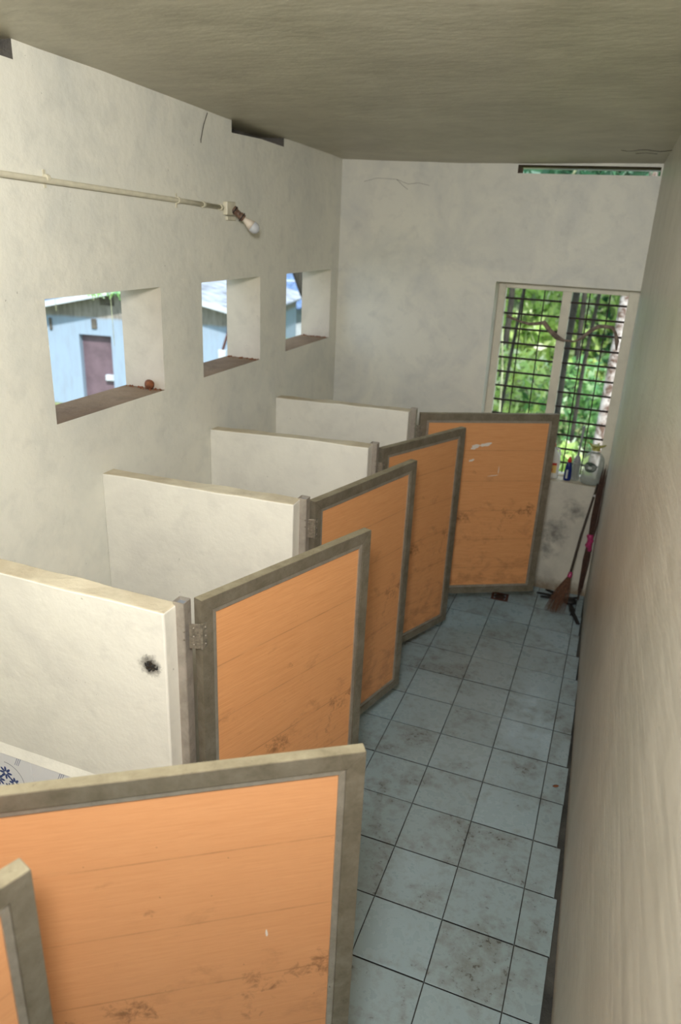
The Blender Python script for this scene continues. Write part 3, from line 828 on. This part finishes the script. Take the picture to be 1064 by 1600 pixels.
# cobwebs
def web(name_label, paths, rad=.0022):
    bm = bmesh.new()
    for p in paths: tube(bm, p, rad, 4)
    tag(finish('cobweb', bm, M['web']), name_label, 'cobweb')
xw = XL + .004
web('thin dark cobweb thread hanging on the left wall under the ceiling', [[(xw, -.98, 3.20), (xw, -1.02, 3.14), (xw, -1.05, 3.07)], [(xw, -1.05, 3.075), (xw, -1.05, 3.055)]], .002)
web('dusty cobweb on the ceiling above the far vent', [[(-.20 + i * .035, .30 + .05 * math.sin(i * 1.3), zc(.3) - .004) for i in range(9)], [(-.12 + i * .03, .42 + .03 * math.cos(i * 1.7), zc(.4) - .004) for i in range(5)]], .0016)
web('grey cobweb threads on the upper left of the far wall', [[(-1.75, YB - .003, 3.02), (-1.70, YB - .003, 2.98), (-1.66, YB - .003, 2.955)], [(-1.75, YB - .003, 3.02), (-1.66, YB - .003, 2.99), (-1.58, YB - .003, 3.0), (-1.50, YB - .003, 2.985)], [(-1.75, YB - .003, 3.02), (-1.9, YB - .003, 3.025), (-2.0, YB - .003, 3.0)]], .0011)

# ------------------------------------------------------------------ outside : ground, house, sheds, forest
bm = bmesh.new(); bmesh.ops.create_grid(bm, x_segments=60, y_segments=60, size=45, matrix=Matrix.Translation((-8, 30, -2.4)))
for v in bm.verts: v.co.z += .15 * math.sin(v.co.x * .5) * math.cos(v.co.y * .4) - .1 + .10 * max(0, v.co.y - 22) * (v.co.x > -8)
tag(finish('ground', bm, M['grass']), 'yellow-green grassy ground outside the building', 'ground', kind='structure')

A = Vector((-15.119, 12.192, -2.4)); TH = math.atan2(.196, .98)
hs = thing('house', 'pale blue limewashed house with a purple door and gabled roof', 'house', A, TH)
PK, PZ, SL = 3.05, 3.33, .22
S0, S1 = -3.0, 5.7
xsH = sorted(set(cuts([S0, .84, 1.80, PK, S1], .5))); ysH = [0, .25, 6]; zsH = [-.6, 0, 1.89, 2.3, 2.6]
def solH(i, j, k):
    x = (xsH[i] + xsH[i + 1]) / 2; z = (zsH[k] + zsH[k + 1]) / 2
    if j == 0 and .84 < x < 1.80 and z < 1.89: return False
    return True
bm = block(xsH, ysH, zsH, solH, None, lambda c: (c.x, c.y, PZ - abs(c.x - PK) * SL if c.z > 2.5 else c.z))
finish('wall', bm, M['facade'], hs)
bm = bmesh.new(); box(bm, .84, 1.80, .18, .24, -.5, 1.89)
dr = finish('door_leaf', bm, M['purple'], hs)
bm = bmesh.new(); box(bm, 1.52, 1.80, .05, .17, .62, .78, 0, .01); finish('door_bolt', bm, M['white_ext'], dr)
for sgn in (-1, 1):
    bm = bmesh.new(); L = PK - S0 + .5 if sgn < 0 else S1 - PK + .3
    n = 70
    prev = None
    for i in range(n + 1):
        y = -.45 + 7 * i / n; h = .03 * math.sin(i * 1.9)
        a = bm.verts.new((PK, y, PZ + .03 + h)); b2 = bm.verts.new((PK + sgn * L, y, PZ - L * SL + .03 + h))
        if prev: bm.faces.new((prev[0], prev[1], b2, a))
        prev = (a, b2)
    bb = bmesh.new(); v8 = []
    for yy in (-.49, -.45):
        for (xx, zz) in ((PK, PZ + .08), (PK + sgn * L, PZ - L * SL + .08), (PK + sgn * L, PZ - L * SL - .06), (PK, PZ - .06)): v8.append(bb.verts.new((xx, yy, zz)))
    for q in ((0, 1, 2, 3), (7, 6, 5, 4), (0, 4, 5, 1), (1, 5, 6, 2), (2, 6, 7, 3), (3, 7, 4, 0)): bb.faces.new([v8[i] for i in q])
    finish('barge_board', bb, M['white_ext'], hs)
    o = finish('roof_sheet', bm, M['corr'], hs); o.modifiers.new('thick', 'SOLIDIFY').thickness = .05
bm = bmesh.new(); box(bm, 1.55, 1.95, -.02, .1, 2.72, 3.02); finish('vent_hole', bm, M['soot'], hs)  # solid block; its dark colour stands in for shade inside the opening
for x, z, w, h in ((1.33, 2.20, .16, .28), (.02, 2.12, .08, .34)):
    bm = bmesh.new(); box(bm, x - w / 2, x + w / 2, -.04, .02, z - h / 2, z + h / 2, 0, .02); finish('rain_spout', bm, M['soot'], hs)
bm = bmesh.new(); box(bm, 4.93, 5.15, -.12, 0, 1.5, 1.75, 0, .02); mb = finish('meter_box', bm, M['white_ext'], hs)
bm = bmesh.new(); tube(bm, [(5.05, -.06, 1.75), (5.2, -.06, 2.2), (5.25, -.06, 2.6)], .03, 8); finish('meter_pipe', bm, M['rust'], mb)

def shed(name_label, loc, rz, w, d, h, rise, mat_roof, wallm):
    t = thing('shed', name_label, 'shed', loc, rz)
    bm = bmesh.new(); box(bm, 0, w, 0, d, -.6, h); finish('wall', bm, wallm, t)
    bm = bmesh.new(); n = 60; prev = None
    for i in range(n + 1):
        x = -.4 + (w + .8) * i / n; q = .035 * math.sin(i * 1.9)
        a = bm.verts.new((x, -.5, h + q)); b2 = bm.verts.new((x, d + .4, h + rise + q))
        if prev: bm.faces.new((prev[0], prev[1], b2, a))
        prev = (a, b2)
    o = finish('roof_sheet', bm, mat_roof, t); o.modifiers.new('thick', 'SOLIDIFY').thickness = .04
    bm = bmesh.new()
    for yy, fr in ((.9, .25), (2.2, .5)):
        box(bm, -.3, w + .3, yy, yy + .07, h + rise * (yy + .5) / (d + .9) + .05, h + rise * (yy + .5) / (d + .9) + .11)
    finish('roof_batten', bm, M['white_ext'], t)
    return t
shed('grey corrugated shed roof rising behind the blue house', (-19.4, 20.6, -2.4), TH, 5.4, 5, 2.35, 1.9, M['corr'], M['white_ext'])
shed('blue corrugated roof shed seen through the farthest left opening', (-12.6, 21.0, -2.4), .25, 5.2, 5, 2.1, 1.5, M['corr_blue'], M['white_ext'])

# dark trunk by the blue shed
bm = bmesh.new(); tube(bm, [(-7.3, 14.0, -2.5), (-7.45, 14, -1), (-7.72, 14, 0.4), (-8.08, 14, 1.0), (-8.28, 14, 1.5), (-8.4, 14, 2.6)], [.3, .26, .2, .22, .24, .3], 14)
tr_ = thing('leaning_tree', 'dark bulging tree trunk in front of the blue roofed shed', 'tree', (-7.3, 14, -2.4))
o = finish('trunk', bm, M['bark_dark'], tr_, smooth=True, loc=(7.3, -14, 2.4))

def leaves(bm, c, rad, n, size, seed, shell=.35, mi=0):
    r = random.Random(seed)
    n = int(n * .7)
    for _ in range(n):
        while True:
            p = Vector((r.uniform(-1, 1), r.uniform(-1, 1), r.uniform(-1, 1)))
            if shell < p.length < 1: break
        p = Vector((p.x * rad[0], p.y * rad[1], p.z * rad[2])) + Vector(c)
        s = size * r.uniform(.8, 1.8)
        a = Vector((r.gauss(0, 1), r.gauss(0, 1), r.gauss(0, .6))).normalized(); b = a.orthogonal().normalized()
        q = a.cross(b); k = r.uniform(0, 6.28); b = b * math.cos(k) + q * math.sin(k)
        w = a.cross(b) * s * .42
        f = bm.faces.new([bm.verts.new(v) for v in (p - b * s, p + w - b * s * .2, p + b * s, p - w - b * s * .2)])
        f.material_index = mi
def tree(label, x, y, z, hgt, r0, r1, crown, leafm, n, size, seed, barkm, lean=(0, 0), cat='tree', name='forest_tree', grp='trees outside the barred window'):
    t = thing(name, label, cat, (x, y, z), 0, grp)
    r = random.Random(seed)
    pts = [(lean[0] * f + .08 * math.sin(f * 5 + seed), lean[1] * f, hgt * f - .1) for f in (0, .2, .4, .6, .8, 1)]
    bm = bmesh.new(); tube(bm, pts, [r0 + (r1 - r0) * f for f in (0, .2, .4, .6, .8, 1)], 10)
    for b in range(3):
        f = .82 + b * .05; p = Vector((lean[0] * f, lean[1] * f, hgt * f))
        tube(bm, [p, p + Vector((r.uniform(-1, 1) * .7, r.uniform(-.5, .5), .6)), p + Vector((r.uniform(-1, 1) * 1.3, r.uniform(-1, 1), 1.3))], [r1 * .7, r1 * .5, .02], 6)
    finish('trunk', bm, barkm, t, smooth=True)
    bm = bmesh.new()
    for i, (cx, cy, cz, rx, ry, rz) in enumerate(crown): leaves(bm, (cx, cy, cz), (rx, ry, rz), n // len(crown), size, seed * 31 + i)
    finish('foliage', bm, leafm, t)
def shrub(label, x, y, z, rad, leafm, n, size, seed, name='shrub', grp='bushes outside the barred window'):
    t = thing(name, label, 'shrub', (x, y, z), 0, grp)
    bm = bmesh.new()
    for q in range(5):
        a = q * 1.256 + seed; tube(bm, [(0, 0, -.1), (math.cos(a) * rad[0] * .4, math.sin(a) * rad[1] * .4, rad[2] * .8), (math.cos(a) * rad[0] * .7, math.sin(a) * rad[1] * .7, rad[2] * 1.4)], [.03, .02, .008], 6)
    finish('stem', bm, M['vine'], t)
    bm = bmesh.new(); leaves(bm, (0, 0, rad[2]), rad, n, size, seed, .1)
    finish('foliage', bm, leafm, t)
# view corridor through the window: x from -2.2..0 at y=9, widening to about -5..0 at y=25
tree('pale blotched trunk right of centre in the barred window', -.28, 7.6, -2.4, 7.5, .085, .07, [(-.3, .6, 6.2, 1.5, 1.2, 1.0)], M['leaf_dark'], 2200, .09, 1, M['bark_pale'], lean=(.42, .1))
tree('dark slender trunk at the centre of the barred window', -.98, 9.0, -2.4, 7.5, .075, .05, [(.3, .6, 5.9, 1.6, 1.2, 1.1)], M['leaf_dark'], 2400, .09, 2, M['bark_dark'], lean=(.28, .0))
tree('thin dark sapling beside the central dark trunk', -.62, 10.5, -2.4, 7.0, .045, .03, [(0, .3, 5.6, 1.2, 1.0, 1.0)], M['leaf_mid'], 1600, .09, 3, M['bark_dark'], lean=(.1, 0))
tree('dark trunk at the left of the barred window', -2.15, 10.8, -2.4, 7.5, .04, .03, [(0, .4, 6.0, 1.5, 1.2, 1.0)], M['leaf_mid'], 2000, .09, 4, M['bark_dark'], lean=(.18, 0))
tree('pale thin liana stem in the left half of the window', -1.55, 7.2, -2.4, 5.2, .018, .012, [(-.2, .3, 4.8, .6, .5, .4)], M['leaf_lime'], 500, .08, 5, M['vine'], lean=(-.42, 0))
tree('distant dark trunk between the lime bushes', -3.0, 15.5, -2.2, 8.0, .09, .06, [(0, 0, 6.6, 2.0, 1.6, 1.6)], M['leaf_mid'], 2600, .13, 6, M['bark_dark'])
tree('distant slender trunk behind the far lime bushes', -1.2, 16.5, -2.2, 8.0, .08, .05, [(0, 0, 6.6, 2.0, 1.6, 1.6)], M['leaf_mid'], 2600, .13, 7, M['bark_dark'])
tree('distant leafy tree far right behind the window', 1.0, 17.5, -2.2, 8.5, .18, .10, [(0, 0, 6.0, 2.2, 1.6, 2.4)], M['leaf_dark'], 3400, .14, 8, M['bark_dark'])
tree('tall far tree filling the left background of the forest', -5.2, 21, -1.6, 9, .2, .1, [(0, 0, 5.0, 3, 1.6, 3.6)], M['leaf_lime'], 2600, .16, 9, M['bark_dark'])
tree('tall far tree filling the middle background of the forest', -2.2, 23, -1.4, 9, .2, .1, [(0, 0, 5.0, 3, 1.6, 3.8)], M['leaf_lime'], 2700, .16, 10, M['bark_dark'])
tree('tall far tree filling the right background of the forest', .9, 24, -1.3, 9, .2, .1, [(0, 0, 5.0, 3, 1.6, 3.8)], M['leaf_mid'], 2900, .16, 12, M['bark_dark'])
sh = [(-2.6, 13.5, (1.5, 1.0, 1.3), 'leaf_lime', 'lime bush low at the left of the forest view'),
      (-.9, 13.8, (1.4, 1.0, 1.2), 'leaf_mid', 'mid-green bush low behind the dark trunks'),
      (.4, 12.8, (1.0, .8, 1.6), 'leaf_mid', 'mid-green bush at the right of the forest view'),
      (-3.9, 18, (2.0, 1.2, 2.0), 'leaf_lime', 'large lime bush far at the left of the forest view'),
      (-1.6, 19, (2.0, 1.2, 2.0), 'leaf_lime', 'large lime bush far in the middle of the forest view'),
      (.6, 19.5, (2.0, 1.2, 2.2), 'leaf_dark', 'large dark bush far at the right of the forest view'),
      (-1.75, 9.6, (.55, .5, .7), 'leaf_mid', 'small mid-green bush near the thin liana stem'),
      (-.45, 6.2, (.45, .35, 1.15), 'leaf_lime', 'leafy bright plant close outside behind the bottles')]
for i, (x, y, rd, m, lb) in enumerate(sh):
    big = y > 17
    shrub(lb, x, y, -2.4 if y < 17 else -2.0, rd, M[m], 1300 if not big else 2200, .085 if y < 13 else (.10 if not big else .15), 40 + i)
# greenery seen at the left openings
shrub('dark leafy bush beside the pale shed wall', -8.0, 12.6, -2.4, (.55, .5, 1.18), M['leaf_lime'], 1100, .1, 60, grp='bushes by the sheds')
tree('leafy tree behind the blue house roof', -19.5, 31.0, -2.4, 8.4, .2, .1, [(0, 0, 6, 3.2, 2, 1.7)], M['leaf_mid'], 3000, .16, 61, M['bark_dark'], grp='trees by the sheds')
tree('tall tree behind the blue roofed shed', -11.5, 29, -2.4, 9, .2, .1, [(0, 0, 6.6, 4, 2, 2.4)], M['leaf_mid'], 3600, .2, 62, M['bark_dark'], grp='trees by the sheds')
# hanging vine in front of the house eave
t = thing('hanging_vine', 'leafy green vine hanging in front of the house eave', 'vine', (-7.15, 4.0, 1.60))
bm = bmesh.new(); tube(bm, [(-.7, 0, .10), (-.2, .05, .16), (.3, .1, .10), (.85, .1, .14), (.95, .1, -.4), (.92, .1, -2.2), (.97, .1, -4.1)], [.006, .008, .008, .012, .018, .022, .03], 6)
for x, L in ((-.55, .35), (.12, .15), (.42, .75), (.6, .2)): tube(bm, [(x, .05, .1), (x + .01, .05, .1 - L)], .004, 5)
finish('stem', bm, M['vine'], t)
bm = bmesh.new()
for x, zz in ((-.55, .05), (-.3, .10), (-.05, .12), (.1, .03), (.35, .08), (.55, .05), (.7, .08)): leaves(bm, (x, .05, zz), (.14, .1, .09), 26, .035, int(x * 100) + 200, 0)
finish('foliage', bm, M['leaf_mid'], t)
